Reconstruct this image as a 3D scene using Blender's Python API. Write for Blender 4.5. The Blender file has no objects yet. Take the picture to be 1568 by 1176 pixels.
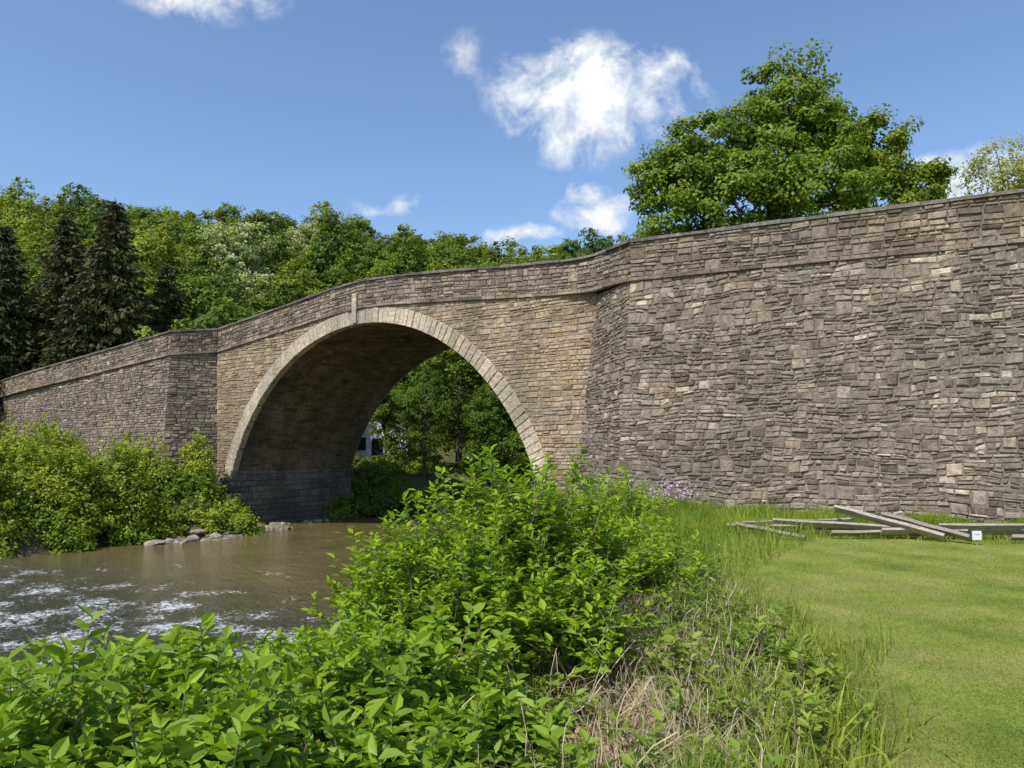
import bpy, math, random
import numpy as np
from mathutils import Vector
R_=np.random.default_rng
scene=bpy.context.scene

# ------------------------------------------------------------------ helpers
class MB:
    def __init__(s): s.v=[];s.f={};s.c=[];s.n=0;s.m={}
    def add(s,v,f,col=None,mat=0):
        v=np.asarray(v,float).reshape(-1,3); f=np.asarray(f,int)
        if len(v)==0: return
        k=f.shape[1]
        s.f.setdefault((k,mat),[]).append(f+s.n)
        if col is None: col=np.zeros((len(v),3))+.5
        col=np.asarray(col,float)
        if col.ndim==1: col=np.tile(col,(len(v),1))
        s.v.append(v); s.c.append(col); s.n+=len(v)
    def build(s,name,mats,smooth=False,parent=None):
        V=np.concatenate(s.v); C=np.concatenate(s.c)
        me=bpy.data.meshes.new(name)
        me.vertices.add(len(V)); me.vertices.foreach_set('co',V.ravel())
        li=[];ls=[];lm=[];st=0
        for (k,m),fl in s.f.items():
            F=np.concatenate(fl); li.append(F.ravel()); n=len(F)
            ls.append(st+np.arange(n)*k); st+=n*k; lm.append(np.full(n,m))
        li=np.concatenate(li); ls=np.concatenate(ls); lm=np.concatenate(lm)
        me.loops.add(len(li)); me.loops.foreach_set('vertex_index',li.astype(np.int32))
        me.polygons.add(len(ls)); me.polygons.foreach_set('loop_start',ls.astype(np.int32))
        me.polygons.foreach_set('material_index',lm.astype(np.int32))
        me.polygons.foreach_set('use_smooth',np.full(len(ls),bool(smooth)))
        a=me.color_attributes.new('Col','FLOAT_COLOR','POINT')
        a.data.foreach_set('color',np.hstack([C,np.ones((len(C),1))]).ravel())
        for m in mats: me.materials.append(m)
        me.update(calc_edges=True); me.validate()
        ob=bpy.data.objects.new(name,me); scene.collection.objects.link(ob)
        if parent: ob.parent=parent
        return ob
def empty(name,loc=(0,0,0)):
    e=bpy.data.objects.new(name,None); e.location=loc; scene.collection.objects.link(e); return e
def S(t):
    t=np.clip(t,0,1); return t*t*(3-2*t)
def nrm(a): return a/(np.linalg.norm(a,axis=-1,keepdims=True)+1e-9)

# ------------------------------------------------------------------ node helpers
def newmat(name):
    m=bpy.data.materials.new(name); m.use_nodes=True; nt=m.node_tree; nt.nodes.clear()
    out=nt.nodes.new('ShaderNodeOutputMaterial'); return m,nt,out
def N(nt,t,**kw):
    n=nt.nodes.new(t)
    for k,v in kw.items():
        if k in n.inputs: n.inputs[k].default_value=v
        else: setattr(n,k,v)
    return n
def noise(nt,vec,scale,detail=4,rough=.55):
    n=N(nt,'ShaderNodeTexNoise'); n.inputs['Scale'].default_value=scale
    n.inputs['Detail'].default_value=detail; n.inputs['Roughness'].default_value=rough
    if vec is not None: nt.links.new(vec,n.inputs['Vector'])
    return n.outputs['Fac']
def ramp(nt,fac,stops,interp='LINEAR'):
    r=N(nt,'ShaderNodeValToRGB'); cr=r.color_ramp; cr.interpolation=interp
    while len(cr.elements)<len(stops): cr.elements.new(.5)
    for e,(p,c) in zip(cr.elements,stops):
        e.position=p; e.color=(*c,1) if len(c)==3 else c
    nt.links.new(fac,r.inputs['Fac']); return r.outputs['Color']
def g(v): return (v,v,v)
def mixc(nt,fac,a,b,mode='MIX'):
    m=N(nt,'ShaderNodeMix',data_type='RGBA',blend_type=mode)
    for s,x in ((0,fac),(6,a),(7,b)):
        if hasattr(x,'links') or hasattr(x,'is_linked'): nt.links.new(x,m.inputs[s])
        else: m.inputs[s].default_value = x if s==0 else ((*x,1) if len(x)==3 else x)
    return m.outputs[2]
def math_(nt,op,a,b=None,c=None,clamp=False):
    m=N(nt,'ShaderNodeMath',operation=op); m.use_clamp=clamp
    for i,x in enumerate((a,b,c)):
        if x is None: continue
        if hasattr(x,'is_linked'): nt.links.new(x,m.inputs[i])
        else: m.inputs[i].default_value=x
    return m.outputs[0]
def attr(nt):
    a=N(nt,'ShaderNodeAttribute',attribute_name='Col'); sp=N(nt,'ShaderNodeSeparateColor')
    nt.links.new(a.outputs['Color'],sp.inputs[0]); return a.outputs['Color'],sp.outputs
def geo(nt): return N(nt,'ShaderNodeNewGeometry').outputs['Position']
def bump(nt,h,strength,dist,prev=None):
    b=N(nt,'ShaderNodeBump'); b.inputs['Strength'].default_value=strength; b.inputs['Distance'].default_value=dist
    nt.links.new(h,b.inputs['Height'])
    if prev is not None: nt.links.new(prev,b.inputs['Normal'])
    return b.outputs['Normal']
def principled(nt,out,col,rough=.8,normal=None,spec=.3):
    p=N(nt,'ShaderNodeBsdfPrincipled'); p.inputs['Specular IOR Level'].default_value=spec
    if hasattr(col,'is_linked'): nt.links.new(col,p.inputs['Base Color'])
    else: p.inputs['Base Color'].default_value=(*col,1)
    if hasattr(rough,'is_linked'): nt.links.new(rough,p.inputs['Roughness'])
    else: p.inputs['Roughness'].default_value=rough
    if normal is not None: nt.links.new(normal,p.inputs['Normal'])
    nt.links.new(p.outputs[0],out.inputs[0]); return p

def stone_mat(name,tones,stain=.45,staincol=(.05,.045,.04),lichen=0.0,gain=1.0):
    m,nt,out=newmat(name); c,(r,gg,b)=attr(nt); P=geo(nt)
    n=len(tones)
    col=ramp(nt,r,[(i/(n-1),tuple(x*gain for x in t)) for i,t in enumerate(tones)])
    f1=noise(nt,P,8,5,.7); col=mixc(nt,1.0,col,ramp(nt,f1,[(.3,g(.55)),(.7,g(1.4))]),'MULTIPLY')
    f3=noise(nt,P,48,2,.6); col=mixc(nt,1.0,col,ramp(nt,f3,[(.3,g(.75)),(.7,g(1.22))]),'MULTIPLY')
    f5=noise(nt,P,.4,3,.6); col=mixc(nt,1.0,col,ramp(nt,f5,[(.3,(.80,.79,.80)),(.7,(1.28,1.2,1.08))]),'MULTIPLY')
    mp=N(nt,'ShaderNodeMapping'); mp.inputs['Scale'].default_value=(1,1,.22); nt.links.new(P,mp.inputs[0])
    f2=noise(nt,mp.outputs[0],.9,4,.65)
    sf=ramp(nt,f2,[(.44,g(0)),(.66,g(stain))])
    col=mixc(nt,sf,col,staincol)
    if lichen>0:
        f4=noise(nt,P,3.1,4,.7); col=mixc(nt,ramp(nt,f4,[(.58,g(0)),(.68,g(lichen))]),col,(.42,.40,.35))
    nb=bump(nt,noise(nt,P,20,4,.7),1.0,.04); 
    principled(nt,out,col,.92,nb,.12); return m

def leaf_mat(name,dark,light,trans=.35,rnd=.35,rough=.5,hue=.035,spec=.25,patch=0):
    m,nt,out=newmat(name); c,(r,gg,b)=attr(nt)
    oi=N(nt,'ShaderNodeObjectInfo').outputs['Random']
    col=mixc(nt,r,dark,light)
    col=mixc(nt,math_(nt,'MULTIPLY',gg,.35),col,(light[0]*1.5,light[1]*1.12,light[2]))
    if patch:
        pn=noise(nt,geo(nt),patch,3,.6); col=mixc(nt,1.0,col,ramp(nt,pn,[(.33,(.66,.74,.8)),(.5,(1,1,1)),(.68,(1.3,1.12,1.3))]),'MULTIPLY')
    if rnd>.05:
        v=math_(nt,'MULTIPLY_ADD',oi,rnd,1-rnd/2)
        hs=N(nt,'ShaderNodeHueSaturation'); nt.links.new(col,hs.inputs['Color']); nt.links.new(v,hs.inputs['Value'])
        nt.links.new(math_(nt,'MULTIPLY_ADD',oi,-hue,.5+hue*.4),hs.inputs['Hue'])
        col=hs.outputs[0]
    p=N(nt,'ShaderNodeBsdfPrincipled'); p.inputs['Roughness'].default_value=rough; p.inputs['Specular IOR Level'].default_value=spec
    nt.links.new(col,p.inputs['Base Color'])
    t=N(nt,'ShaderNodeBsdfTranslucent'); nt.links.new(mixc(nt,1.0,col,(1.35,1.25,.5),'MULTIPLY'),t.inputs[0])
    mx=N(nt,'ShaderNodeMixShader'); mx.inputs[0].default_value=trans
    nt.links.new(p.outputs[0],mx.inputs[1]); nt.links.new(t.outputs[0],mx.inputs[2]); nt.links.new(mx.outputs[0],out.inputs[0])
    return m
def bark_mat(name,a,b):
    m,nt,out=newmat(name); P=geo(nt); mp=N(nt,'ShaderNodeMapping'); mp.inputs['Scale'].default_value=(1,1,.2); nt.links.new(P,mp.inputs[0])
    f=noise(nt,mp.outputs[0],14,4,.6); principled(nt,out,ramp(nt,f,[(.3,a),(.7,b)]),.9,bump(nt,f,.6,.03)); return m

# ------------------------------------------------------------------ materials
M_wall=stone_mat('dark_shale_masonry',[(.085,.068,.054),(.125,.10,.080),(.165,.134,.106),(.20,.165,.130),(.15,.128,.106),(.25,.21,.165),(.38,.32,.25)],.3,(.085,.072,.06),gain=1.5)
M_sp=stone_mat('tan_sandstone_masonry',[(.15,.115,.075),(.23,.175,.105),(.28,.22,.14),(.25,.21,.155),(.33,.275,.19),(.29,.21,.115)],.5,(.11,.092,.07),gain=1.4)
M_par=stone_mat('parapet_masonry',[(.08,.065,.05),(.135,.108,.083),(.19,.152,.115),(.25,.205,.155),(.17,.137,.11),(.37,.31,.235)],.5,(.075,.064,.053),.2,gain=1.5)
M_ring=stone_mat('voussoir_stone',[(.30,.26,.19),(.37,.32,.24),(.42,.37,.285),(.34,.295,.225)],.4,(.17,.145,.11),gain=1.25)
M_cope=stone_mat('coping_stone',[(.08,.073,.064),(.13,.118,.102),(.18,.163,.142)],.4,(.05,.046,.042),.45,gain=1.25)
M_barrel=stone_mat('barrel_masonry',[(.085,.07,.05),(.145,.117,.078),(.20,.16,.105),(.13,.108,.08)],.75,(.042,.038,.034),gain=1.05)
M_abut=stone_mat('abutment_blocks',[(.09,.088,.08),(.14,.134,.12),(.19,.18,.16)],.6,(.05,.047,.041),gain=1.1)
def simple(name,c1,c2,sc,rough=.9):
    m,nt,out=newmat(name); P=geo(nt); f=noise(nt,P,sc,4,.6); principled(nt,out,ramp(nt,f,[(.3,c1),(.7,c2)]),rough,bump(nt,f,.5,.03)); return m
M_mort=simple('mortar',(.12,.098,.08),(.22,.185,.15),6)
M_mort2=simple('tan_mortar',(.19,.15,.10),(.29,.235,.165),6)
M_rock=stone_mat('river_rock',[(.14,.12,.09),(.28,.245,.20),(.42,.38,.31)],.2)
M_road=simple('old_road_surface',(.10,.095,.09),(.2,.19,.17),4)
M_bark=bark_mat('bark',(.05,.04,.03),(.13,.10,.075))
M_stem=bark_mat('shrub_stem',(.13,.09,.055),(.28,.215,.14))
M_leafB=leaf_mat('shrub_leaf',(.105,.205,.012),(.32,.47,.03),.42,0,.5,spec=.2)
M_leafD=leaf_mat('dogwood_leaf',(.10,.20,.015),(.29,.43,.035),.42,0,.45,spec=.28)
M_leafL=leaf_mat('left_bank_leaf',(.10,.175,.015),(.28,.385,.035),.38,0,patch=.8)
M_leafT=leaf_mat('broadleaf',(.055,.125,.012),(.19,.30,.03),.38,.1)
M_leafF=leaf_mat('forest_leaf',(.06,.12,.015),(.19,.28,.04),.35,.85,.6)
M_leafS=leaf_mat('riverside_leaf',(.05,.11,.012),(.15,.24,.03),.4,.4,.6)
M_leafY=leaf_mat('yellow_leaf',(.2,.24,.05),(.36,.38,.11),.4,0)
M_flow=leaf_mat('blossom_leaf',(.11,.20,.03),(.50,.53,.28),.3,.2,.6)
M_con=leaf_mat('conifer_needle',(.024,.034,.011),(.080,.088,.030),.15,.4,.7)
M_tgr=leaf_mat('tall_grass',(.10,.185,.018),(.27,.37,.05),.38,0,.55,patch=.9)
M_straw=simple('dry_straw',(.30,.22,.13),(.56,.46,.31),8)
M_lil=leaf_mat('lilac_flower',(.40,.28,.46),(.6,.46,.65),.3,0)
M_lit=leaf_mat('leaf_litter',(.12,.075,.04),(.42,.31,.19),.15,0,.7)
def lawn_tint(nt,P):
    sx=N(nt,'ShaderNodeSeparateXYZ'); nt.links.new(P,sx.inputs[0])
    d=math_(nt,'ADD',math_(nt,'MULTIPLY',sx.outputs[0],.93*5.2),math_(nt,'MULTIPLY',sx.outputs[1],.37*5.2))
    d=math_(nt,'ADD',d,math_(nt,'MULTIPLY',noise(nt,P,.5,2,.5),5))
    st=math_(nt,'MULTIPLY_ADD',math_(nt,'SINE',d),.07,1.0)
    n1=ramp(nt,noise(nt,P,.8,6,.68),[(.33,(.66,.76,.65)),(.48,(1,1,1)),(.66,(1.38,1.12,1.9))])
    v=N(nt,'ShaderNodeVectorMath',operation='SCALE'); nt.links.new(n1,v.inputs[0]); nt.links.new(st,v.inputs['Scale']); return v.outputs[0]
m,nt,out=newmat('lawn_blade'); c,(r,gg,b)=attr(nt); P=geo(nt)
col=mixc(nt,1.0,mixc(nt,r,(.155,.205,.028),(.34,.385,.075)),lawn_tint(nt,P),'MULTIPLY')
p=N(nt,'ShaderNodeBsdfPrincipled'); p.inputs['Roughness'].default_value=.65; p.inputs['Specular IOR Level'].default_value=.15; nt.links.new(col,p.inputs['Base Color'])
t=N(nt,'ShaderNodeBsdfTranslucent'); nt.links.new(col,t.inputs[0]); mx=N(nt,'ShaderNodeMixShader'); mx.inputs[0].default_value=.3
nt.links.new(p.outputs[0],mx.inputs[1]); nt.links.new(t.outputs[0],mx.inputs[2]); nt.links.new(mx.outputs[0],out.inputs[0]); M_gr=m

# ------------------------------------------------------------------ terrain
def hz(x,y):
    x=np.asarray(x,float); y=np.asarray(y,float)
    q=.835*x-.55*y; p=.55*x+.835*y
    sh=np.clip(p-32,0,400)*.75
    qt=-1.6-7.6*S((y-7)/13)+sh; qr=-12.3+sh; ql=-28.2+sh-2.4*S((p-20.5)/2.5)*S((35-p)/3)
    wob=.5*np.sin(p*.7)+.3*np.sin(p*1.9+1)
    tR=S((q-(qr-1.2+wob*.4))/(qt-(qr-1.2)))
    tL=S(((ql+1.0+wob)-q)/4.5)
    z=-2.7+2.7*tR+2.9*tL
    H=22.5+.07*np.clip(-x,0,110)
    side=S((125-x)/70)
    z=z+H*side*S((y+.12*np.clip(-x,0,100)-56)/60)
    z=z+.04*np.sin(x*1.3+y*.7)*S((np.hypot(x,y)-3)/10)*(tL+.4*tR)
    return z
def axis(dl,dh,step,far):
    a=list(np.arange(dl,dh+1e-6,step)); s=step; v=dh
    while v<far: s*=1.18; v+=s; a.append(v)
    s=step; v=dl; b=[]
    while v>-far: s*=1.18; v-=s; b.append(v)
    return np.array(b[::-1]+a)
def grid(xs,ys):
    X,Y=np.meshgrid(xs,ys); nx=len(xs); ny=len(ys)
    i=np.arange(nx*ny).reshape(ny,nx)
    F=np.stack([i[:-1,:-1],i[:-1,1:],i[1:,1:],i[1:,:-1]],-1).reshape(-1,4)
    return X.ravel(),Y.ravel(),F
X,Y,F=grid(axis(-26,22,.3,1500),axis(-4,46,.3,1500))
Z=hz(X,Y)
def lawn_edge_q(y): return -0.75-3.8*S((y-3)/11)-1.5*S((y-14)/5)
q=.835*X-.55*Y
lawn=S((q-lawn_edge_q(Y))/.5)*(Y<40)
bare=S((Z+2.3)/.3)*S((-1.1-Z)/.6)
mb=MB(); mb.add(np.stack([X,Y,Z],1),F,np.stack([lawn,bare,np.zeros_like(X)],1))
m,nt,out=newmat('ground_soil_and_grass'); c,(r,gg,b)=attr(nt); P=geo(nt)
l1=mixc(nt,1.0,(.225,.265,.05),lawn_tint(nt,P),'MULTIPLY')
l1=mixc(nt,1.0,l1,ramp(nt,noise(nt,P,38,4,.75),[(.3,g(.5)),(.7,g(1.35))]),'MULTIPLY')
d1=ramp(nt,noise(nt,P,2.5,6,.7),[(.3,(.05,.06,.022)),(.5,(.08,.085,.03)),(.65,(.14,.12,.06)),(.8,(.06,.10,.022))])
mud=ramp(nt,noise(nt,P,3,5,.7),[(.3,(.06,.05,.03)),(.7,(.14,.115,.07))])
col=mixc(nt,r,d1,l1); col=mixc(nt,math_(nt,'MULTIPLY',gg,.7),col,mud)
principled(nt,out,col,.95,bump(nt,noise(nt,P,40,4,.7),.9,.03),.1)
mb.build('ground',[m],smooth=True)

# ------------------------------------------------------------------ water
X,Y,F=grid(axis(-40,30,.5,170),axis(2,60,.5,170))
mb=MB(); mb.add(np.stack([X,Y,np.full_like(X,-2.0)],1),F)
m,nt,out=newmat('river_water'); P=geo(nt)
mp=N(nt,'ShaderNodeMapping',vector_type='POINT'); mp.inputs['Rotation'].default_value=(0,0,math.radians(33)); mp.inputs['Scale'].default_value=(1.2,1.0,1); nt.links.new(P,mp.inputs[0]); V=mp.outputs[0]
sx=N(nt,'ShaderNodeSeparateXYZ'); nt.links.new(P,sx.inputs[0])
pp=math_(nt,'ADD',math_(nt,'MULTIPLY',sx.outputs[0],.55),math_(nt,'MULTIPLY',sx.outputs[1],.835))
mr=N(nt,'ShaderNodeMapRange',interpolation_type='SMOOTHSTEP'); nt.links.new(pp,mr.inputs[0])
mr.inputs[1].default_value=15.0; mr.inputs[2].default_value=8.0; mr.inputs[3].default_value=0; mr.inputs[4].default_value=1
rap=mr.outputs[0]
n1=noise(nt,V,1.9,3,.6); n2=noise(nt,V,5.5,4,.7); n3=noise(nt,V,17,2,.6)
h=math_(nt,'ADD',math_(nt,'MULTIPLY',n1,.9),math_(nt,'ADD',math_(nt,'MULTIPLY',n2,.75),math_(nt,'MULTIPLY',n3,.3)))
hh=math_(nt,'MULTIPLY',h,math_(nt,'MULTIPLY_ADD',rap,1.2,.6))
nb=bump(nt,hh,1.0,.28)
mp2=N(nt,'ShaderNodeMapping'); mp2.inputs['Rotation'].default_value=(0,0,math.radians(33)); mp2.inputs['Scale'].default_value=(1,.8,1); nt.links.new(P,mp2.inputs[0])
fo=math_(nt,'ADD',math_(nt,'MULTIPLY',noise(nt,mp2.outputs[0],7.5,8,.82),.68),math_(nt,'MULTIPLY',noise(nt,mp2.outputs[0],1.1,2,.5),.42))
fm=ramp(nt,math_(nt,'ADD',fo,math_(nt,'MULTIPLY',rap,.11)),[(.665,g(0)),(.74,g(1))])
base=ramp(nt,noise(nt,P,.5,4,.6),[(.3,(.115,.09,.030)),(.7,(.165,.13,.045))])
base=mixc(nt,math_(nt,'MULTIPLY',rap,.75),base,(.065,.07,.062))
col=mixc(nt,fm,base,(.88,.89,.89))
p=principled(nt,out,col,ramp(nt,fm,[(0,g(.09)),(1,g(.7))]),nb,.55)
mb.build('river_water',[m],smooth=True)

# ------------------------------------------------------------------ masonry
def polymap(nodes,batter=0,zref=0,closedz=None):
    nd=np.array([n[:2] for n in nodes],float); seg=np.diff(nd,axis=0); L=np.linalg.norm(seg,axis=1); d=seg/L[:,None]
    nn=np.stack([d[:,1],-d[:,0]],1); U=np.concatenate([[0],np.cumsum(L)])
    mi=np.zeros_like(nd); mi[0]=nn[0]; mi[-1]=nn[-1]
    for i in range(1,len(nd)-1):
        s=nn[i-1]+nn[i]; mi[i]=s/ (1+nn[i-1]@nn[i])
    zs=np.array([n[2] if len(n)>2 else 0 for n in nodes],float)
    def f(u,v,d_):
        off=d_+batter*(zref-v)
        x=np.interp(u,U,nd[:,0])+off*np.interp(u,U,mi[:,0]); y=np.interp(u,U,nd[:,1])+off*np.interp(u,U,mi[:,1])
        z=v+(np.interp(u,U,zs) if closedz else 0)
        return np.stack([x,y,z+0*x],-1)
    return f,U,lambda u: np.interp(u,U,zs)
def stones(mb,f,u0,u1,v0,v1,hr,wr,seed,proud=(.0,.045),gap=.006,bev=.012,top=None,excl=None,rows=None,wob=.03,mat=0,jit=.012,back=-.07,split=.12,tone=None,beta=(2,2.3),pair=0):
    r=R_(seed); A=[]; v=v0; ri=0
    while v<v1-.02:
        h=rows[ri%len(rows)] if rows else r.uniform(*hr)
        two=pair>0 and r.random()<.8
        if two: h=h*1.9
        if v+h>v1-.05: h=v1-v
        ri+=1
        iv=[(u0,u1)]
        if excl:
            e=excl(v+h/2)
            if e: iv=[(u0,e[0]),(e[1],u1)]
        for a,b in iv:
            if b-a<.05: continue
            u=a
            if two:
                # double band: tall single stones interrupt stacks of two or three thinner ones
                while u<b-1e-4:
                    if r.random()<pair:
                        w=r.uniform(wr[0]*1.4,wr[1]*.95); w=min(w,b-u)
                        if b-u-w<wr[0]: w=b-u
                        A.append((u,u+w,v,v+h)); u+=w
                    else:
                        L=min(r.uniform(.5,1.5),b-u)
                        if b-u-L<wr[0]: L=b-u
                        nl=3 if (h>.27 and r.random()<.5) else 2
                        ks=np.sort(np.clip(np.arange(1,nl)/nl+r.normal(0,.09,nl-1),.2,.8)); ks=np.concatenate([[0],ks,[1]])
                        for q0,q1 in zip(ks[:-1],ks[1:]):
                            x=u
                            while x<u+L-1e-4:
                                w=r.uniform(*wr)
                                if x+w>u+L-wr[0]*.7: w=u+L-x
                                A.append((x,x+w,v+h*q0,v+h*q1)); x+=w
                        u+=L
                continue
            while u<b-1e-4:
                w=r.uniform(*wr)*(1 if r.random()<.8 else 1.5)
                if u+w>b-wr[0]*.6: w=b-u
                if r.random()<split and h>hr[0]*1.3:
                    k=r.uniform(.35,.65); A.append((u,u+w,v,v+h*k)); A.append((u,u+w,v+h*k,v+h))
                else: A.append((u,u+w,v,v+h))
                u+=w
        v+=h
    A=np.array(A); n=len(A)
    U=np.stack([A[:,0],A[:,1],A[:,1],A[:,0]],1); W=np.stack([A[:,2],A[:,2],A[:,3],A[:,3]],1)
    if wob: 
        k=np.clip((W-v0)/.4,0,1)
        W=W+k*wob*(np.sin(U*.9+W*1.6+seed)+.8*np.sin(U*2.3-W*2.9+seed*2)+.45*np.sin(U*6.1+W*5.3)+.3*np.sin(U*13.0-W*9))
    if top is not None:
        W=np.minimum(W,top(U)); ok=((W[:,2]-W[:,1])>.03)&((W[:,3]-W[:,0])>.03); U=U[ok];W=W[ok]; n=len(U)
    su=np.array([1,-1,-1,1.]); sv=np.array([1,1,-1,-1.])
    pr=r.uniform(proud[0],proud[1],(n,1))
    j=lambda: r.normal(0,jit,(n,4))
    g0=gap*r.uniform(.6,1.8,(n,1))
    r0=f(U,W,np.full((n,4),back))
    j1=np.abs(j());j2=np.abs(j())
    hgt=np.minimum(.35*(W[:,2:3]-W[:,1:2]),1)
    r1=f(U+su*(g0+j1),W+sv*np.minimum(g0+j2*.7,hgt),pr-bev*1.2+0*U)
    r2=f(U+su*(g0+bev+j1+j()*.3),W+sv*np.minimum(g0+bev+j2*.7,hgt*1.15),pr+j()*.6)
    V=np.stack([r0,r1,r2],1).reshape(-1,3)
    b=np.arange(n)[:,None]*12
    fs=[]
    for k in range(2):
        for i in range(4):
            i2=(i+1)%4; fs.append(b+np.array([k*4+i,k*4+i2,(k+1)*4+i2,(k+1)*4+i]))
    fs.append(b+np.array([8,9,10,11])); F=np.concatenate(fs)
    c=r.random((n,3))
    c[:,0]=np.clip(r.beta(*beta,n),0,1)
    if tone is not None: c[:,0]=np.clip(c[:,0]+tone((U.mean(1)),(W.mean(1))),0,1)
    mb.add(V,F,np.repeat(c,12,0),mat)
def sheet(mb,f,us,lo,hi,d,nv=1,mat=0):
    us=np.asarray(us,float); lo=lo(us) if callable(lo) else np.full(len(us),float(lo)); hi=hi(us) if callable(hi) else np.full(len(us),float(hi))
    V=[]
    for k in range(nv+1): V.append(f(us,lo+(hi-lo)*k/nv,np.full(len(us),float(d))))
    V=np.array(V).reshape(-1,3); n=len(us); i=np.arange(n*(nv+1)).reshape(nv+1,n)
    F=np.stack([i[:-1,:-1],i[:-1,1:],i[1:,1:],i[1:,:-1]],-1).reshape(-1,4); mb.add(V,F,None,mat)

bridge=empty('stone_arch_bridge')
A0=np.array([-14.5,37.1]); DD=np.array([.8054,-.5926]); NN=np.array([.5926,.8054]); LA=21.43
SC=10.33; RR=9.2; ZC=-2.4; HS=8.69; ZSP=.62; WID=7.3
ss=[(0,6.5),(3,6.82),(6,7.15),(8.5,7.44),(10.3,7.56),(12,7.50),(15,7.29),(18,7.05),(20.6,6.87)]
par_nodes=[(-48,64,4.7),(-32.5,50,5.55),(-24,42.7,5.9),(-16.3,36,6.22)]+[(*(A0+DD*s),z) for s,z in ss]+[(2.62,24.15,6.82),(2.98,23.2,6.76),(3.38,21.3,6.5),(11.2,16.2,6.2),(22,9.16,5.6)]
pf,PU,pz=polymap(par_nodes,closedz=True)
iL=3; iJ=4; iC=len(par_nodes)-3
brk=[0,PU[iL],PU[iJ],PU[iC],PU[-1]]
PH=1.02
mb=MB(); mb2=MB(); mb3=MB()
for a,b in zip(brk[:-1],brk[1:]):
    stones(mb,pf,a,b,0,PH,(.10,.19),(.15,.5),int(a*7)+3,proud=(0,.035),wob=.012,jit=.014,split=.2,top=lambda u:PH+0*u,pair=.3)
    stones(mb2,pf,a,b,-.12,0.0,(.12,.12),(.5,1.1),int(a*5)+9,proud=(.08,.12),rows=[.12],wob=0,split=0,gap=.004,bev=.012,jit=.007)
    r=R_(int(a)+77); u=a
    while u<b-1e-3:
        w=r.uniform(.55,1.1)
        if u+w>b-.35: w=b-u
        o=r.uniform(.04,.08); t=PH+.11+r.uniform(-.012,.015)
        c=[]
        for (vv,dd) in ((PH,o),(PH,-.55),(t,-.55),(t-.02,o-.01),): 
            for uu in (u+.004,u+w-.004): c.append(pf(np.array(uu),np.array(vv),np.array(dd)))
        c=np.array(c).reshape(-1,3)
        mb3.add(c,[[0,1,7,6],[6,7,5,4],[4,5,3,2],[2,3,1,0],[0,6,4,2],[1,3,5,7]],np.tile(r.random(3),(8,1)))
        u+=w
us=np.unique(np.concatenate([np.arange(0,PU[-1],.5),PU]))
sheet(mb,pf,us,-.05,PH,-.02,mat=1)
sheet(mb,pf,us,0,PH,-.48,mat=1)
mb.build('parapet_stones',[M_par,M_mort],parent=bridge)
mb2.build('string_course',[M_par],parent=bridge)
mb3.build('coping_slabs',[M_cope],parent=bridge)
# spandrel
sf,SU,_=polymap([A0,A0+DD*LA])
zs_sp=lambda s: np.interp(s,[a for a,_ in ss]+[LA],[z for _,z in ss]+[6.83])-.1
def ex(v):
    rr=RR+.3
    if v<ZSP: return (SC-HS-.05,SC+HS+.05)
    k=rr*rr-(v-ZC)**2
    if k<=0: return None
    w=math.sqrt(k); return (SC-w,SC+w)
mb=MB()
stones(mb,sf,0,LA,-2.6,7.6,(.10,.21),(.2,.55),41,proud=(0,.03),top=zs_sp,excl=ex,wob=.012,jit=.014,split=.18)
us=np.unique(np.concatenate([np.linspace(0,SC-RR-.3,6),SC-(RR+.3)*np.cos(np.linspace(0,math.pi,120)),np.linspace(SC+RR+.3,LA,6)]))
def lo(s):
    w=np.abs(s-SC); k=(RR+.3)**2-w**2
    z=np.where(k>0,np.sqrt(np.maximum(k,0))+ZC,-2.6); return np.where((w>HS)&(z<ZSP+.6),-2.6,z)
sheet(mb,sf,us,lo,zs_sp,-.01,mat=1)
mb.build('spandrel_stones',[M_sp,M_mort2],parent=bridge)
mb=MB()
c=[sf(np.array(SC-.5+a),np.array(z),np.array(d)) for a in (0,.26) for z in (6.85,8.1) for d in (-.03,.135)]
mb.add(np.array(c).reshape(-1,3),[[0,2,3,1],[4,5,7,6],[0,1,5,4],[2,6,7,3],[1,3,7,5]],(.5,.5,.5))
mb.build('keystone_post',[M_ring],parent=bridge)
# ring
PM=math.acos((ZSP-ZC)/RR)
def rf(u,v,d):
    ph=u/RR; s=SC+(RR+v)*np.sin(ph); z=ZC+(RR+v)*np.cos(ph); p=sf(s,z,d); return p
mb=MB(); stones(mb,rf,-PM*RR-.35,PM*RR+.35,0,.64,(.6,.64),(.24,.38),5,proud=(.04,.065),rows=[.64],wob=0,split=0,gap=.004,bev=.014,jit=.008,back=-.25)
mb.build('arch_ring_voussoirs',[M_ring],parent=bridge)
# barrel
def bf(u,v,d):
    ph=v/RR-PM; rr=RR-d; s=SC+rr*np.sin(ph); z=ZC+rr*np.cos(ph)
    p=A0[None,:]+s.reshape(-1,1)*DD+u.reshape(-1,1)*NN
    return np.concatenate([p,z.reshape(-1,1)],1).reshape(u.shape+(3,))
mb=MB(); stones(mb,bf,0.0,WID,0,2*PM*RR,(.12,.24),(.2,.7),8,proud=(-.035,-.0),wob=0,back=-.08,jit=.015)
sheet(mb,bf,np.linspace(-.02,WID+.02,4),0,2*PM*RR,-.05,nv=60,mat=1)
mb.build('barrel_vault_stones',[M_barrel,M_mort],parent=bridge)
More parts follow.
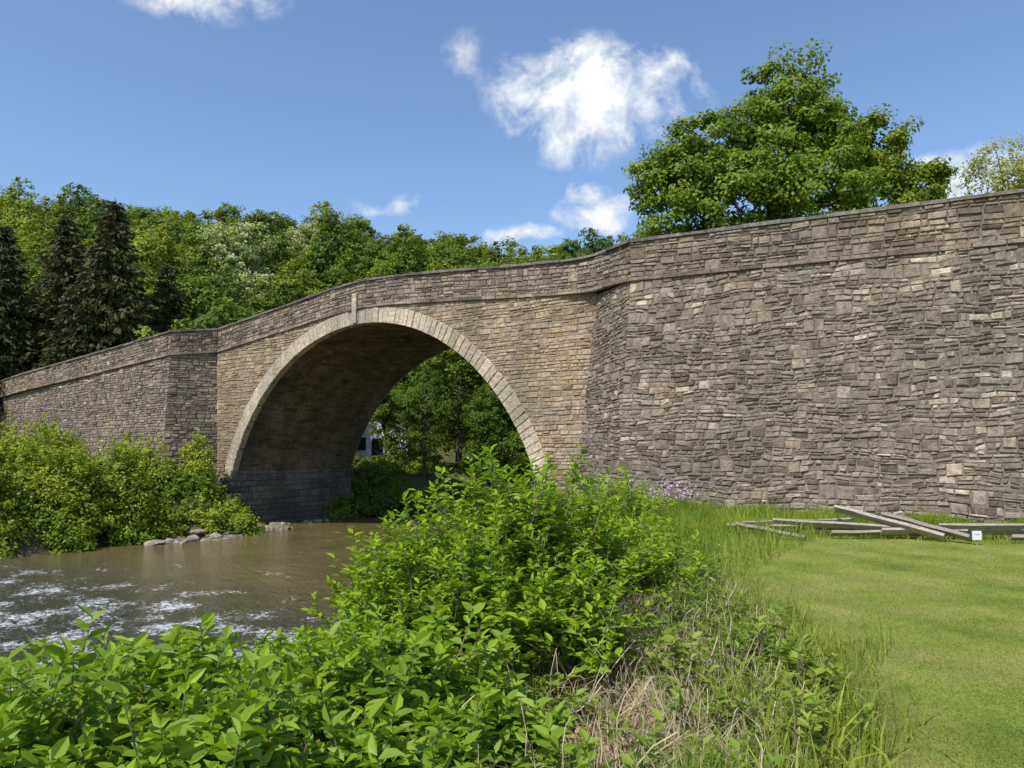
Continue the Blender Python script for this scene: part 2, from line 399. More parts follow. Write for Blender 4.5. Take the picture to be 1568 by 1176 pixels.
# abutments
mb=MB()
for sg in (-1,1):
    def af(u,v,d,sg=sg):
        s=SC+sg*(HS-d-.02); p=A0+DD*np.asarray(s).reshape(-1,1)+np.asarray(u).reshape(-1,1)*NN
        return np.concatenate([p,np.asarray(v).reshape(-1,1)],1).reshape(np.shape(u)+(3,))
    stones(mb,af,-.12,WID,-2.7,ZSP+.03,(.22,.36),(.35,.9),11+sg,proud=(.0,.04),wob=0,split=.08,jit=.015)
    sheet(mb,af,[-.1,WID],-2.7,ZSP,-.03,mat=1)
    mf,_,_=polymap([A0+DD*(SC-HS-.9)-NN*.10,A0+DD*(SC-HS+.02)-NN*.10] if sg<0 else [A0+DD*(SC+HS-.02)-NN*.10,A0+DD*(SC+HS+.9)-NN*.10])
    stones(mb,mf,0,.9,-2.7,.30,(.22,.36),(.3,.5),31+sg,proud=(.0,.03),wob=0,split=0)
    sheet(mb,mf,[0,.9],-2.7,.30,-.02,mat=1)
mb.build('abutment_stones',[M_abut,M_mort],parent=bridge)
# right wing wall
wn=[(2.50,25.75),(3.38,21.3),(11.2,16.2),(22,9.16)]
wf,WU,_=polymap(wn,batter=.095,zref=6.5)
zt=lambda u: np.interp(u,[0,WU[1],WU[2],WU[3]],[6.88,6.5,6.2,5.6])-.1
mb=MB()
tn=lambda u,v: .08*np.sin(u*.5+1)+.05*np.sin(v*2.3+u*.2)+np.where(v>5.8,.10,0)
stones(mb,wf,0,WU[1],-1.6,7.3,(.09,.17),(.13,.42),60,proud=(0,.04),top=zt,tone=tn,jit=.015,wob=.026,pair=.35)
stones(mb,wf,WU[1],WU[3],-1.6,7.3,(.085,.165),(.12,.42),60,proud=(0,.045),top=zt,tone=tn,jit=.016,split=.28,gap=.002,wob=.034,bev=.016,beta=(1.7,1.9),pair=.36)
us=np.unique(np.concatenate([np.linspace(0,WU[-1],40),WU])); sheet(mb,wf,us,-1.6,zt,-.008,nv=3,mat=1)
mb.build('wing_wall_stones_right',[M_wall,M_mort],parent=bridge)
# left wing wall
ln=[(-48,64),(-16.3,36),(-13.3,37.83)]
lf,LU,_=polymap(ln,batter=.05,zref=6.2)
ztl=lambda u: np.interp(u,[0,LU[1]-21.4,LU[1]-10.2,LU[1],LU[1]+2.1,LU[2]],[4.7,5.55,5.9,6.22,6.5,6.62])-.1
mb=MB()
stones(mb,lf,LU[1],LU[2],-2,7.2,(.1,.19),(.2,.5),71,top=ztl,wob=.015,pair=.3)
stones(mb,lf,0,LU[1],-2,7.2,(.1,.19),(.2,.6),71,top=ztl,wob=.015,pair=.3)
us=np.unique(np.concatenate([np.linspace(0,LU[-1],40),LU])); sheet(mb,lf,us,-2,ztl,-.015,nv=2,mat=1)
mb.build('wing_wall_stones_left',[M_wall,M_mort],parent=bridge)
# deck and far face
mb=MB()
us=np.unique(np.concatenate([np.arange(0,PU[-1],.4),PU,PU[iJ]+SC-(HS+.0)*np.cos(np.linspace(0,math.pi,80))]))
near=pf(us,np.full(len(us),-.02),np.full(len(us),-.04)); far=near.copy(); far[:,0]+=NN[0]*WID; far[:,1]+=NN[1]*WID
n=len(us); V=np.concatenate([near,far]); i=np.arange(n-1)
mb.add(V,np.stack([i,i+1,i+1+n,i+n],1),None,1)
w=np.abs(us-PU[iJ]-SC); k=RR**2-w**2; zl=np.where(w<HS,np.sqrt(np.maximum(k,0))+ZC,-2.6)
lowv=far.copy(); lowv[:,2]=zl; topv=far.copy(); topv[:,2]+=1.1
V=np.concatenate([lowv,topv]); mb.add(V,np.stack([i,i+1,i+1+n,i+n],1),None,0)
in2=topv.copy(); in2[:,0]-=NN[0]*.45; in2[:,1]-=NN[1]*.45; in3=in2.copy(); in3[:,2]-=1.1
V=np.concatenate([topv,in2,in3]); mb.add(V,np.concatenate([np.stack([i,i+1,i+1+n,i+n],1),np.stack([i+n,i+1+n,i+1+2*n,i+2*n],1)]),None,0)
mb.build('bridge_deck_and_rear_wall',[M_mort2,M_road],parent=bridge)

# ------------------------------------------------------------------ foliage generators
def leaf4(mb,P,Nn,L,W,r,mat=0,col=None):
    n=len(P); t=nrm(np.cross(Nn,r.normal(size=(n,3)))); b=np.cross(Nn,t)
    L=(L*r.uniform(.7,1.3,n))[:,None]; W=L*W
    V=np.stack([P-t*L/2,P+b*W/2-t*L*.08,P+t*L/2,P-b*W/2-t*L*.08],1).reshape(-1,3)
    F=np.arange(n*4).reshape(n,4)
    if col is None: col=r.random((n,3))
    mb.add(V,F,np.repeat(col,4,0),mat)
def leaf6(mb,B,D,Nn,L,W,r,mat=0,col=None):
    n=len(B); D=nrm(D); s=nrm(np.cross(D,Nn)); U=np.cross(s,D)
    L=(L*r.uniform(.55,1.25,n))[:,None]; W=L*W*r.uniform(.8,1.2,n)[:,None]; fold=W*.2; dr=L*r.uniform(.0,.32,n)[:,None]
    V=np.stack([B,B+D*L*.32-s*W*.5+U*fold,B+D*L*.68-s*W*.40+U*(fold*.8)-U*dr*.35,B+D*L-U*dr,B+D*L*.68+s*W*.40+U*(fold*.8)-U*dr*.35,B+D*L*.32+s*W*.5+U*fold],1).reshape(-1,3)
    b=np.arange(n)[:,None]*6; F=np.concatenate([b+np.array([0,5,4,3]),b+np.array([0,3,2,1])])
    if col is None: col=r.random((n,3))
    mb.add(V,F,np.repeat(col,6,0),mat)
def tube(mb,pts,rad,k=6,mat=1):
    pts=np.asarray(pts,float); n=len(pts); T=np.gradient(pts,axis=0); T=nrm(T)
    a=nrm(np.cross(T,np.array([.31,.95,.05]))); b=np.cross(T,a); th=np.arange(k)/k*2*math.pi
    V=(pts[:,None]+ (a[:,None]*np.cos(th)[None,:,None]+b[:,None]*np.sin(th)[None,:,None])*np.asarray(rad)[:,None,None]).reshape(-1,3)
    i=np.arange(n-1)[:,None]*k; j=np.arange(k)[None,:]; F=np.stack([i+j,i+(j+1)%k,i+k+(j+1)%k,i+k+j],-1).reshape(-1,4)
    mb.add(V,F,None,mat)
def crown_tree(name,base,trunk_top,r0,lobes,ncl,nl,cr,ls,mats,seed,parent=None,shell=.5,branches=26,flow=0,asp=.62):
    r=R_(seed); mb=MB(); lo=np.array(lobes,float)
    vol=(lo[:,3]*lo[:,4]*lo[:,5])**.75; idx=r.choice(len(lo),ncl,p=vol/vol.sum())
    d=nrm(r.normal(size=(ncl,3))); rad=(shell+(1-shell)*r.random(ncl)**.6)[:,None]
    C=lo[idx,:3]+d*lo[idx,3:]*rad
    crs=cr*r.uniform(.55,1.35,ncl)
    cid=np.repeat(np.arange(ncl),nl); n=len(cid)
    o=nrm(r.normal(size=(n,3)))*(r.random(n)**.45)[:,None]; o[:,2]=o[:,2]*.6
    P=C[cid]+o*crs[cid][:,None]
    Nn=nrm(o*.8+d[cid]*.5+np.array([0,0,.55])+r.normal(size=(n,3))*.45)
    cc=r.random((ncl,3)); col=np.clip(cc[cid]*.6+r.random((n,3))*.4,0,1)
    if flow: 
        isf=(cc[:,1]<.5)[cid]; col[:,0]=np.where(isf,r.uniform(.6,1,n),r.uniform(0,.3,n)); col[:,1]*=.3
    leaf4(mb,P,Nn,ls,asp,r,0,col)
    base=np.array(base,float); tt=np.array(trunk_top,float)
    t=np.linspace(0,1,7)[:,None]; wob=np.zeros((7,3)); wob[1:-1,:2]=r.normal(0,.12*r0*3,(5,2))
    tp=base+(tt-base)*t+wob; tube(mb,tp,r0*(1.15-.85*t[:,0]),8,1)
    for i in r.choice(ncl,min(branches,ncl),replace=False):
        k=r.uniform(.35,1); s=base+(tt-base)*k; e=C[i]; m_=(s+e)/2+np.array([0,0,-.08])*np.linalg.norm(e-s)+r.normal(0,.15,3)
        q_=np.linspace(0,1,5)[:,None]; pts=s*(1-q_)**2+2*m_*q_*(1-q_)+e*q_**2
        tube(mb,pts,r0*(.42*(1.1-k*.4))*(1-.85*q_[:,0]),5,1)
    return mb.build(name,mats,parent=parent)

def conifer(name,H,Rb,mats,seed,parent=None,nw=44):
    r=R_(seed); mb=MB(); t=np.linspace(0,1,8)
    tube(mb,np.stack([t*0,t*0,t*H],1),.28*(1-t*.93),7,1)
    Ps=[];Ds=[];Cs=[]
    for w in range(nw):
        f=(w+r.random()*.5)/nw; z=H*(.06+.93*f); R=Rb*(1-f)**.75+.15; nb=int(8+6*(1-f))
        for k in range(nb):
            a=r.random()*6.283; Rl=R*r.uniform(.6,1.12); m=int(10+Rl*8)
            s=r.random(m)**.7*Rl; dz=-.30*s+.045*s*s
            x=np.cos(a)*s;y=np.sin(a)*s
            P=np.stack([x,y,z+dz],1)+r.normal(0,.10,(m,3)); Ps.append(P)
            D=np.stack([np.full(m,np.cos(a)),np.full(m,np.sin(a)),np.full(m,-.75)],1)+r.normal(0,.45,(m,3)); Ds.append(D)
            c=np.tile(r.random(3),(m,1))*.5+r.random((m,3))*.5; c[:,1]*=.4; Cs.append(c)
    P=np.concatenate(Ps);D=nrm(np.concatenate(Ds)); n=len(P)
    s=nrm(np.cross(D,r.normal(size=(n,3)))); L=r.uniform(.3,.65,n)[:,None]
    V=np.stack([P,P+D*L*.4+s*L*.18,P+D*L,P+D*L*.4-s*L*.18],1).reshape(-1,3)
    mb.add(V,np.arange(n*4).reshape(n,4),np.repeat(np.concatenate(Cs),4,0),0)
    return mb.build(name,mats,parent=parent)

crown_tree('maple_tree',(12.2,35,0),(12.2,35,13.5),.42,[(13.2,35,16,3.0,2.9,2.6),(13.2,35,18.9,2.0,2.1,1.7),(8.9,34.5,15.7,2.2,2.4,1.7),(7.9,34.5,13.9,2.1,2.2,1.7),(10.3,34,13.2,2.6,2.6,2.2),(13.8,34,13,2.8,3,2.2),(11.6,36,17.4,1.7,2,1.4),(14.9,35.5,17.5,1.7,1.9,1.4),(6.3,34.8,14.5,1.0,1,.9),(7.0,34.5,12.2,1.3,1.5,1.3),(11,35,10.8,3.2,3,1.8),(15.2,34,11,2.2,2,1.8)],560,120,.75,.21,[M_leafT,M_bark],101,shell=.42)
crown_tree('maple_tree',(17.6,36,0),(17.6,36,13),.32,[(17.7,36,16.2,1.8,2,1.7),(17.8,36,13.7,2.3,2.4,1.7),(19.9,36,14.4,1.3,1.5,1.2),(17.5,36,11.5,2.2,2,1.8),(20.4,36,12.5,1.5,1.5,1.4)],250,120,.66,.21,[M_leafT,M_bark],102,shell=.42)
crown_tree('locust_tree',(31,46,0),(31,46,16),.3,[(31,46,18.5,2.6,2.6,2.3),(33.5,46,17,2.5,2.5,2.5),(30,46,16.3,1.6,2,1)],190,60,.8,.19,[M_leafY,M_bark],103,shell=.3)

forest=empty('hillside_forest')
def proto(name,H,Rc,mat,seed,ls=.36,nl=30,ncl=200,flow=0):
    r=R_(seed); lob=[(0,0,H*.62,Rc*.8,Rc*.8,H*.33)]
    for k in range(6):
        a=k*1.05+r.random(); lob.append((math.cos(a)*Rc*.5,math.sin(a)*Rc*.5,H*r.uniform(.4,.78),Rc*.5,Rc*.5,H*.17))
    ob=crown_tree(name,(0,0,0),(0,0,H*.75),.2,lob,ncl,nl,.75,ls,[mat,M_bark],seed,parent=forest,shell=.55,branches=10,flow=flow)
    return ob
protos=[proto('broadleaf_a',11,3.2,M_leafF,1),proto('broadleaf_b',12.5,3.0,M_leafF,2),proto('broadleaf_c',9.5,3.6,M_leafF,3),proto('broadleaf_d',11,2.7,M_leafF,4),proto('blossom_a',11,3.3,M_flow,5,ls=.3,nl=44,flow=1)]
con=conifer('conifer_a',18,4.6,[M_con,M_bark],9,parent=forest)
r=R_(5); pts=[]
tries=0
while len(pts)<520 and tries<40000:
    tries+=1
    y=r.uniform(48,124); x=y*r.uniform(-.85,.5)
    if y< 60 and x>-14: continue
    if -14<x+.17*(y-60)<0 and y<70: continue
    if x<-26 and y<66: continue
    if -.42<x/y<-.27 and 64<y<90: continue
    dm=2.9 if y<90 else 3.3
    if any((x-a)**2+(y-b)**2<dm*dm for a,b in pts): continue
    pts.append((x,y))
def inst(ob,x,y,sc,rot,z=None,parent=forest,name=None):
    o=bpy.data.objects.new(name or ob.name,ob.data); scene.collection.objects.link(o); o.parent=parent
    o.location=(x,y,float(hz(x,y) if z is None else z)-.2); o.scale=(sc,sc,sc*r.uniform(.9,1.12)); o.rotation_euler=(0,0,rot); return o
for x,y in pts:
    k=r.random()
    if k<.03 and y>75: ob=protos[4]
    else: ob=protos[int(r.integers(0,4))]
    inst(ob,x,y,r.uniform(.7,1.15),r.random()*6.28)
for (x,y,s) in ((-31.5,86,1.25),(-28.5,84,.9),(-34,90,1.0)): inst(protos[4],x,y,s,r.random()*6)
for (x,y,s) in ((-27,72,.8),(-23,73,.85),(-30,71,.8),(-25.5,67,.75),(-30,78,.9),(-26.5,80,.9),(-36,88,1.),(-25,86,1.)): inst(protos[int(r.integers(0,4))],x,y,s,r.random()*6)
for o in protos: o.location=(-60+r.random()*30,120,float(hz(-50,120)))
grove=empty('pine_grove')
con.parent=grove
cl=[(-30.0,56,1.12),(-34.2,57,1.03),(-38.2,56,.97),(-27.6,60,.85),(-36,61,1.05),(-41.5,60,.98),(-33,62,1.05),(-44,57,.85),(-40,53,.8),(-47,63,1.0),(-31.5,54,.8),(-37,54,.85)]
con.location=(cl[0][0],cl[0][1],float(hz(cl[0][0],cl[0][1]))); con.scale=(1.12,)*3
for x,y,s in cl[1:]: inst(con,x,y,s,r.random()*6,parent=grove)
rs=empty('riverside_trees')
def rproto(name,H,Rc,seed):
    rr=R_(seed); lob=[(0,0,H*.6,Rc*.8,Rc*.8,H*.36)]+[(math.cos(k*1.1)*Rc*.6,math.sin(k*1.1)*Rc*.6,H*rr.uniform(.2,.8),Rc*.5,Rc*.5,H*.15) for k in range(8)]
    return crown_tree(name,(0,0,0),(.3,0,H*.8),.22,lob,230,60,.7,.23,[M_leafS,M_bark],seed,parent=rs,shell=.35,branches=16)
ra=rproto('tree_a',13,3.2,21); rb=rproto('tree_b',11,2.8,22)
rpos=[(-3.5,50,1),(1,47,1),(4.5,52,1.05),(8.5,49,1.1),(-6.6,54,.95),(-2,58,1.1),(3,60,1.1),(-14.5,58,.9),(12,45,.9),(-16,54,.85),(5.5,44,.6),(-9.8,68,1),(-8.3,50,.55),(-11.8,52,.5),(-5.2,45.5,.5),(-1.5,45,.55),(2,42.5,.6)]
for i,(x,y,s) in enumerate(rpos):
    o=(ra,rb)[i%2]
    if i<2: o.location=(x,y,float(hz(x,y))-.1); o.scale=(s,)*3
    else: inst(o,x,y,s,r.random()*6,parent=rs)

def bushmass(name,items,mats,seed,ls=.13,dens=95,parent=None,cr=.42,shoots=0):
    r=R_(seed); mb=MB()
    for (x,y,z,rx,ry,rz) in items:
        ncl=int(dens*max(.15,(rx*ry*rz))**.6); d=nrm(r.normal(size=(ncl,3))); d[:,2]=np.abs(d[:,2])*1.0-.15
        rad=(.55+.45*r.random(ncl)**.6)[:,None]*r.uniform(.82,1.2,(ncl,1))
        C=np.array([x,y,z])+d*np.array([rx,ry,rz])*rad
        nl=66; cid=np.repeat(np.arange(ncl),nl); n=len(cid)
        o=nrm(r.normal(size=(n,3)))*(r.random(n)**.5)[:,None]
        P=C[cid]+o*(cr*r.uniform(.4,1.4,ncl))[cid][:,None]*np.array([1,1,.75])
        Nn=nrm(o*.7+d[cid]*.5+np.array([0,0,.6])+r.normal(size=(n,3))*.5)
        hu=r.uniform(-.25,.2)
        cc=r.random((ncl,3)); leaf4(mb,P,Nn,ls,.5,r,0,np.clip(cc[cid]*.65+r.random((n,3))*.35+hu,0,1))
        for i in range(10):
            e=C[r.integers(0,ncl)]; s=np.array([x,y,z-rz*.2])+r.normal(0,.15*rx,3)*np.array([1,1,0]); q_=np.linspace(0,1,4)[:,None]
            tube(mb,s+(e-s)*q_,.05*(1-.8*q_[:,0]),4,1)
        for i in range(int(shoots*rx*ry)):
            a=nrm(np.array([r.normal(),r.normal(),abs(r.normal())+.5])); s=np.array([x,y,z])+a*np.array([rx,ry,rz])*.9; L=r.uniform(.35,.9); dd=nrm(a*.5+np.array([0,0,1.])+r.normal(0,.25,3))
            q_=np.linspace(0,1,4)[:,None]; tube(mb,s+dd*L*q_,.012*(1-.8*q_[:,0]),3,1)
            t_=r.random(26); P=s+dd*L*t_[:,None]+r.normal(0,.055,(26,3)); leaf4(mb,P,nrm(np.array([0,0,.7])+r.normal(size=(26,3))*.6),ls,.5,r,0,np.clip(.55+.4*r.random((26,3)),0,1))
    return mb.build(name,mats,parent=parent)
bushmass('undergrowth_beyond_bridge',[(-10.5,43,-.8,1.8,2,1.6),(-8.2,46,-.6,2.2,2,1.8),(-5,48,-.8,2.5,2,2.0),(-1,48,-.8,2.8,2,2.4),(3,47,-.8,3,2,2.2),(7,45,-.5,3,2,2.5),(-12,50,.2,2.5,2,2.0),(-3,44.5,-1.6,1.6,1.2,1.2),(6,35,-1,2,2,1.4),(8.5,38,-.5,2,2,2),(-8,42.3,-1.7,1.4,1,1.2),(-5.8,43.2,-1.7,1.5,1,1.3),(-1,43.5,-1.7,1.8,1.2,1.4),(1.5,42,-1.5,1.6,1.2,1.3),(-9.5,41.2,-1.8,1,.8,1),(-7,50,0,2.5,2,1.8)],[M_leafS,M_bark],31,ls=.19,dens=50)
bushmass('riverbank_shrubs',[(-21,27.3,-1.3,3.0,2.4,5.0),(-19.2,26.4,-1.7,2.2,1.5,3.7),(-17.6,28.9,-1.4,2.2,1.8,3.6),(-16.2,30.6,-1.3,1.9,1.6,3.0),(-24.2,31,-1,3,3,5.0),(-20,31.5,-1,3,2.5,3.8),(-15.3,33.2,-1.2,1.6,1.3,2.5),(-14.0,33.9,-1.4,1.2,1.0,2.2),(-12.6,34.0,-1.8,.9,.7,1.4),(-11.6,33.2,-2.1,.9,.6,1.0),(-16.8,34,-1,1.5,1.3,3.5),(-14.6,35.2,-1,1.0,.8,3.5),(-18.4,27.2,-2.0,1.6,1.1,2.2),(-13.4,32.4,-1.9,1.2,.8,1.3),(-14.6,31.6,-1.8,1.1,.8,1.4),(-16.6,27.9,-2.0,1.2,.8,1.6),(-15,30.0,-2,1,.7,1.2),(-23,27,-1.5,2.5,2.5,4.4)],[M_leafL,M_stem],32,ls=.15,dens=85,shoots=9)
# ------------------------------------------------------------------ near shrubs
def shrub(mb,x,y,h,sp,nst,ntw,nlf,L,seed,z=None,lean=(0,0),lo=.28):
    r=R_(seed); z0=float(hz(x,y)) if z is None else z
    B=[];D=[];NN_=[];C=[]
    for i in range(nst):
        a=r.random()*6.283; out=sp*r.random()**.6; H=h*r.uniform(.62,1.1)*(1-.38*(out/sp)**2)
        b0=np.array([x,y,z0])+np.array([r.normal(0,.12*sp),r.normal(0,.12*sp),-.05]); t=np.linspace(0,1,7)
        wx=r.normal(0,.05,2)
        pts=np.stack([b0[0]+math.cos(a)*out*t**1.5+wx[0]*np.sin(t*5)+lean[0]*t,b0[1]+math.sin(a)*out*t**1.5+wx[1]*np.sin(t*4)+lean[1]*t,b0[2]+H*(t**.85)],1)
        tube(mb,pts,.010*(1-.75*t)+.001,4,1)
        sc=r.random()
        for k in range(ntw):
            tt=1.0 if k==0 else r.uniform(lo,1); p=np.array([np.interp(tt,t,pts[:,j]) for j in range(3)])
            aa=r.random()*6.283; d=np.array([math.cos(aa)*.8+math.cos(a)*.35,math.sin(aa)*.8+math.sin(a)*.35,r.uniform(.1,.9)]); 
            if k==0: d=np.array([math.cos(a)*.3,math.sin(a)*.3,1.0])
            d/=np.linalg.norm(d); ln=r.uniform(.14,.34)*min(1,h)
            q_=np.linspace(0,1,4)[:,None]; tp=p+d*ln*q_+np.array([0,0,-.10])*ln*q_**2
            tube(mb,tp,.004*(1-.7*q_[:,0])+.0006,3,1)
            n=nlf; s=np.linspace(.12,1,n); bp=p+d*ln*s[:,None]
            ang=aa+np.arange(n)*2.4+r.normal(0,.5,n); side=np.stack([np.cos(ang),np.sin(ang),r.uniform(-.15,.35,n)],1)
            dd=nrm(side*.9+d*.55*(s[:,None]*1.2)); B.append(bp);D.append(dd)
            NN_.append(nrm(np.array([0,0,1.0])+r.normal(0,.42,(n,3))+side*.1))
            c=np.clip(np.stack([.05+.65*tt*r.random(n)+.3*sc,(s**3)*.9*r.random(n),r.random(n)],1),0,1); C.append(c)
    leaf6(mb,np.concatenate(B),np.concatenate(D),np.concatenate(NN_),L,.46,r,0,np.concatenate(C))
mb=MB()
shrub(mb,.0,6.2,1.52,1.0,105,13,12,.075,201)
shrub(mb,.5,6.7,1.4,.7,46,12,11,.075,202)
shrub(mb,-.55,6.1,1.15,.75,46,12,11,.075,203)
shrub(mb,.35,5.3,.85,.55,26,11,10,.075,204,lo=.5)
mb.build('honeysuckle_bush',[M_leafB,M_stem])
mb=MB()
for i,(x,y,h,sp,n) in enumerate([(-1.0,6.9,.95,.7,34),(1.25,8.5,.85,.8,40),(.6,9.8,1.1,1.0,40),(-1.6,5.8,.6,.7,40),(1.8,10.5,.8,.8,34),(-.6,9.8,1.2,1.0,36),(.6,12.5,1.3,1.2,34),(1.9,13,1.0,1,30),(2.2,15.5,1.0,1.0,26),(-.9,5.0,.65,.6,36)]):
    shrub(mb,x,y,h,sp,n,11,10,.08,300+i)
mb.build('riverbank_bush',[M_leafB,M_stem])
mb=MB()
for i,(x,y,h,sp,n) in enumerate([(-2.6,4.3,.84,.75,42),(-1.6,3.8,.80,.6,42),(-2.1,3.2,.92,.6,38),(-.7,4.3,.70,.65,42),(-3.4,5.0,.74,.8,34),(-1.2,3.0,.66,.5,32),(-.45,3.3,.46,.5,28),(-.15,3.9,.42,.45,22)]):
    shrub(mb,x,y,h,sp,n,10,10,.092,400+i)
mb.build('dogwood_shrub',[M_leafD,M_stem])

# ------------------------------------------------------------------ grasses
def blades(mb,x,y,h,w,r,mat=0,lean=.35,z=None):
    n=len(x); z=hz(x,y) if z is None else z; a=r.random(n)*6.283; b=r.random(n)*6.283
    B=np.stack([x,y,z],1); s=np.stack([np.cos(a),np.sin(a),0*a],1)*w[:,None]/2; d=np.stack([np.cos(b),np.sin(b),0*b],1)
    l=(r.random(n)*lean)[:,None]; H=h[:,None]; up=np.array([0,0,1.])
    m1=B+up*H*.55+d*H*l*.35; tp=B+up*H*(1-l*.35)+d*H*l
    V=np.stack([B-s,B+s,m1+s*.75,m1-s*.75,tp],1).reshape(-1,3); i=np.arange(n)[:,None]*5
    c=np.repeat(r.random((n,3)),5,0)
    mb.add(V,i+np.array([0,1,2,3]),c,mat)
    mb.f.setdefault((3,mat),[]).append(i+np.array([3,2,4])+mb.n-len(V))
r=R_(7); mb=MB()
n=200000; y=3+11*r.random(n)**1.7; x=r.uniform(0,1,n)*(y*.75+1.0)+.3
qq_=.835*x-.55*y; k=qq_>lawn_edge_q(y)+r.normal(0,.12,n); x=x[k];y=y[k]
sz=.6+y*.06
blades(mb,x,y,r.uniform(.010,.026,len(x)),.0045*sz,r,lean=1.3)
mb.build('lawn_grass',[M_gr])
mb=MB()
n=24000; y=2.6+17*r.random(n); x0=(lawn_edge_q(y)+.55*y)/.835; x=x0+r.normal(-.35,.28,n)-.1*(y>9)*r.random(n)*6
blades(mb,x,y,r.uniform(.10,.40,n)*(.6+.5*np.sin(y*2.1+x)**2),r.uniform(.005,.012,n)+y*.0004,r,lean=.9)
n=14000; y=r.uniform(6,21,n); qv=r.uniform(-9.5,-3,n); x=(qv+.55*y)/.835
blades(mb,x,y,r.uniform(.15,.5,n),r.uniform(.008,.016,n),r,lean=.8)
n=6000; y=r.uniform(2.8,6.5,n); qv=r.uniform(-5,-.9,n); x=(qv+.55*y)/.835
blades(mb,x,y,r.uniform(.08,.3,n),r.uniform(.005,.011,n),r,lean=.9)
u=r.uniform(WU[1]-1,WU[2]+6,18000); w3=wf(u,np.zeros(18000),-.0+r.uniform(.05,.8,18000)**1.3); 
blades(mb,w3[:,0],w3[:,1],r.uniform(.1,.42,18000)*(.5+.5*np.sin(u*1.7)**2),r.uniform(.01,.02,18000),r,lean=.8)
n=4500; x=r.uniform(4.0,11.8,n); y=15.6-.30*(x-4.3)+r.normal(0,.25,n)-.5
blades(mb,x,y,r.uniform(.04,.17,n),r.uniform(.008,.016,n),r,lean=.9)
# broad iris-like blades at the lawn corner
n=420; y=r.uniform(2.7,4.2,n); x=(lawn_edge_q(y)+.55*y)/.835+r.normal(-.12,.16,n)
blades(mb,x,y,r.uniform(.2,.46,n),r.uniform(.012,.022,n),r,lean=.7)
mb.build('tall_grass',[M_tgr])
mb=MB()
n=6500; y=r.uniform(2.8,9.5,n); x=(lawn_edge_q(y)+.55*y)/.835-r.uniform(.05,1.3,n)
blades(mb,x,y,r.uniform(.08,.44,n),r.uniform(.003,.006,n),r,lean=1.8)
for i in range(620):
    yy=r.uniform(3,6.8); xx=(lawn_edge_q(yy)+.55*yy)/.835-r.uniform(.25,2.0); zz=float(hz(xx,yy)); a=r.random()*6.28; L=r.uniform(.2,.8); e=r.uniform(.02,.8)
    t=np.linspace(0,1,5)[:,None]; d=np.array([math.cos(a)*(1-e),math.sin(a)*(1-e),e]); bn=r.normal(0,.08,3); tube(mb,np.array([xx,yy,zz+.02])+d*L*t+np.array([0,0,-.1])*L*t*t+bn*L*np.sin(t*3.1),np.full(5,r.uniform(.0018,.0035)),3,0)
mb.build('dry_stems',[M_straw])
mb=MB(); n=19000; y=r.uniform(2.6,7.0,n); ed=lawn_edge_q(y)-.25; qv=ed-r.random(n)*4; x=(qv+.55*y)/.835
P=np.stack([x,y,hz(x,y)+r.uniform(.005,.08,n)],1); leaf4(mb,P,nrm(np.array([0,0,1.0])+r.normal(0,.5,(n,3))),.05,.55,r); mb.build('leaf_litter',[M_lit])
mb=MB()
for i in range(150):
    yy=r.uniform(2.9,11); xx=(lawn_edge_q(yy)+.55*yy)/.835-abs(r.normal(.1,.35))-(.25 if yy>5 else 0)
    if i>110: yy=r.uniform(3,5.8); xx=(r.uniform(-3.6,-1.2)+.55*yy)/.835
    shrub(mb,xx,yy,r.uniform(.15,.42),r.uniform(.08,.2),4,4,6,.07,600+i)
mb.build('roadside_weeds',[M_tgr,M_stem])
mb=MB(); 
for cx in (2.9,3.7,3.3,4.1):
    n=130; P=np.stack([r.normal(cx,.28,n),r.normal(18.6,.2,n),np.abs(r.normal(.6,.12,n))],1); leaf4(mb,P,nrm(r.normal(size=(n,3))),.055,.9,r,0)
    blades(mb,P[:,0],P[:,1],P[:,2]+.0,np.full(n,.012),r,1,z=np.zeros(n),lean=.05)
mb.build('phlox_flowers',[M_lil,M_tgr])

# ------------------------------------------------------------------ rocks
def rocks(name,pos,seed,parent=None):
    import bmesh
    r=R_(seed); mb=MB()
    bm=bmesh.new(); bmesh.ops.create_icosphere(bm,subdivisions=2,radius=1); bm.verts.ensure_lookup_table()
    V0=np.array([v.co[:] for v in bm.verts]); F0=np.array([[v.index for v in f.verts] for f in bm.faces]); bm.free()
    for x,y,s in pos:
        k=nrm(r.normal(size=(9,3))); V=V0.copy()
        for d in k:
            h=V@d; c=r.uniform(.35,.75); V=V-np.maximum(h-c,0)[:,None]*d
        V=V*np.array([r.uniform(.8,1.6),r.uniform(.7,1.1),r.uniform(.4,.8)])*s
        a=r.random()*6.28; c_,s_=math.cos(a),math.sin(a); V=V@np.array([[c_,s_,0],[-s_,c_,0],[0,0,1]])
        z=max(float(hz(x,y)),-2.05)+.1*s; mb.add(V+np.array([x,y,z]),F0,np.tile(np.clip(r.random(3)*.8+.15,0,1),(len(V),1)))
    return mb.build(name,[M_rock],parent=parent)
r=R_(12)
ps=[]
for i in range(70):
    pv=r.uniform(17.0,22); qv=-27.9+r.normal(0,.45); ps.append((.835*qv+.55*pv,-.55*qv+.835*pv,r.uniform(.08,.42)**1.0))
for i in range(90):
    pv=r.uniform(21,24); qv=r.uniform(-30.5,-27.9); ps.append((.835*qv+.55*pv,-.55*qv+.835*pv,r.uniform(.1,.4)))
for i in range(90):
    pv=r.uniform(23,38); qv=-30.2+r.normal(0,.3)+max(0,pv-31)*.9; ps.append((.835*qv+.55*pv,-.55*qv+.835*pv,r.uniform(.12,.35)))
rocks('riverbank_rocks',ps,13)

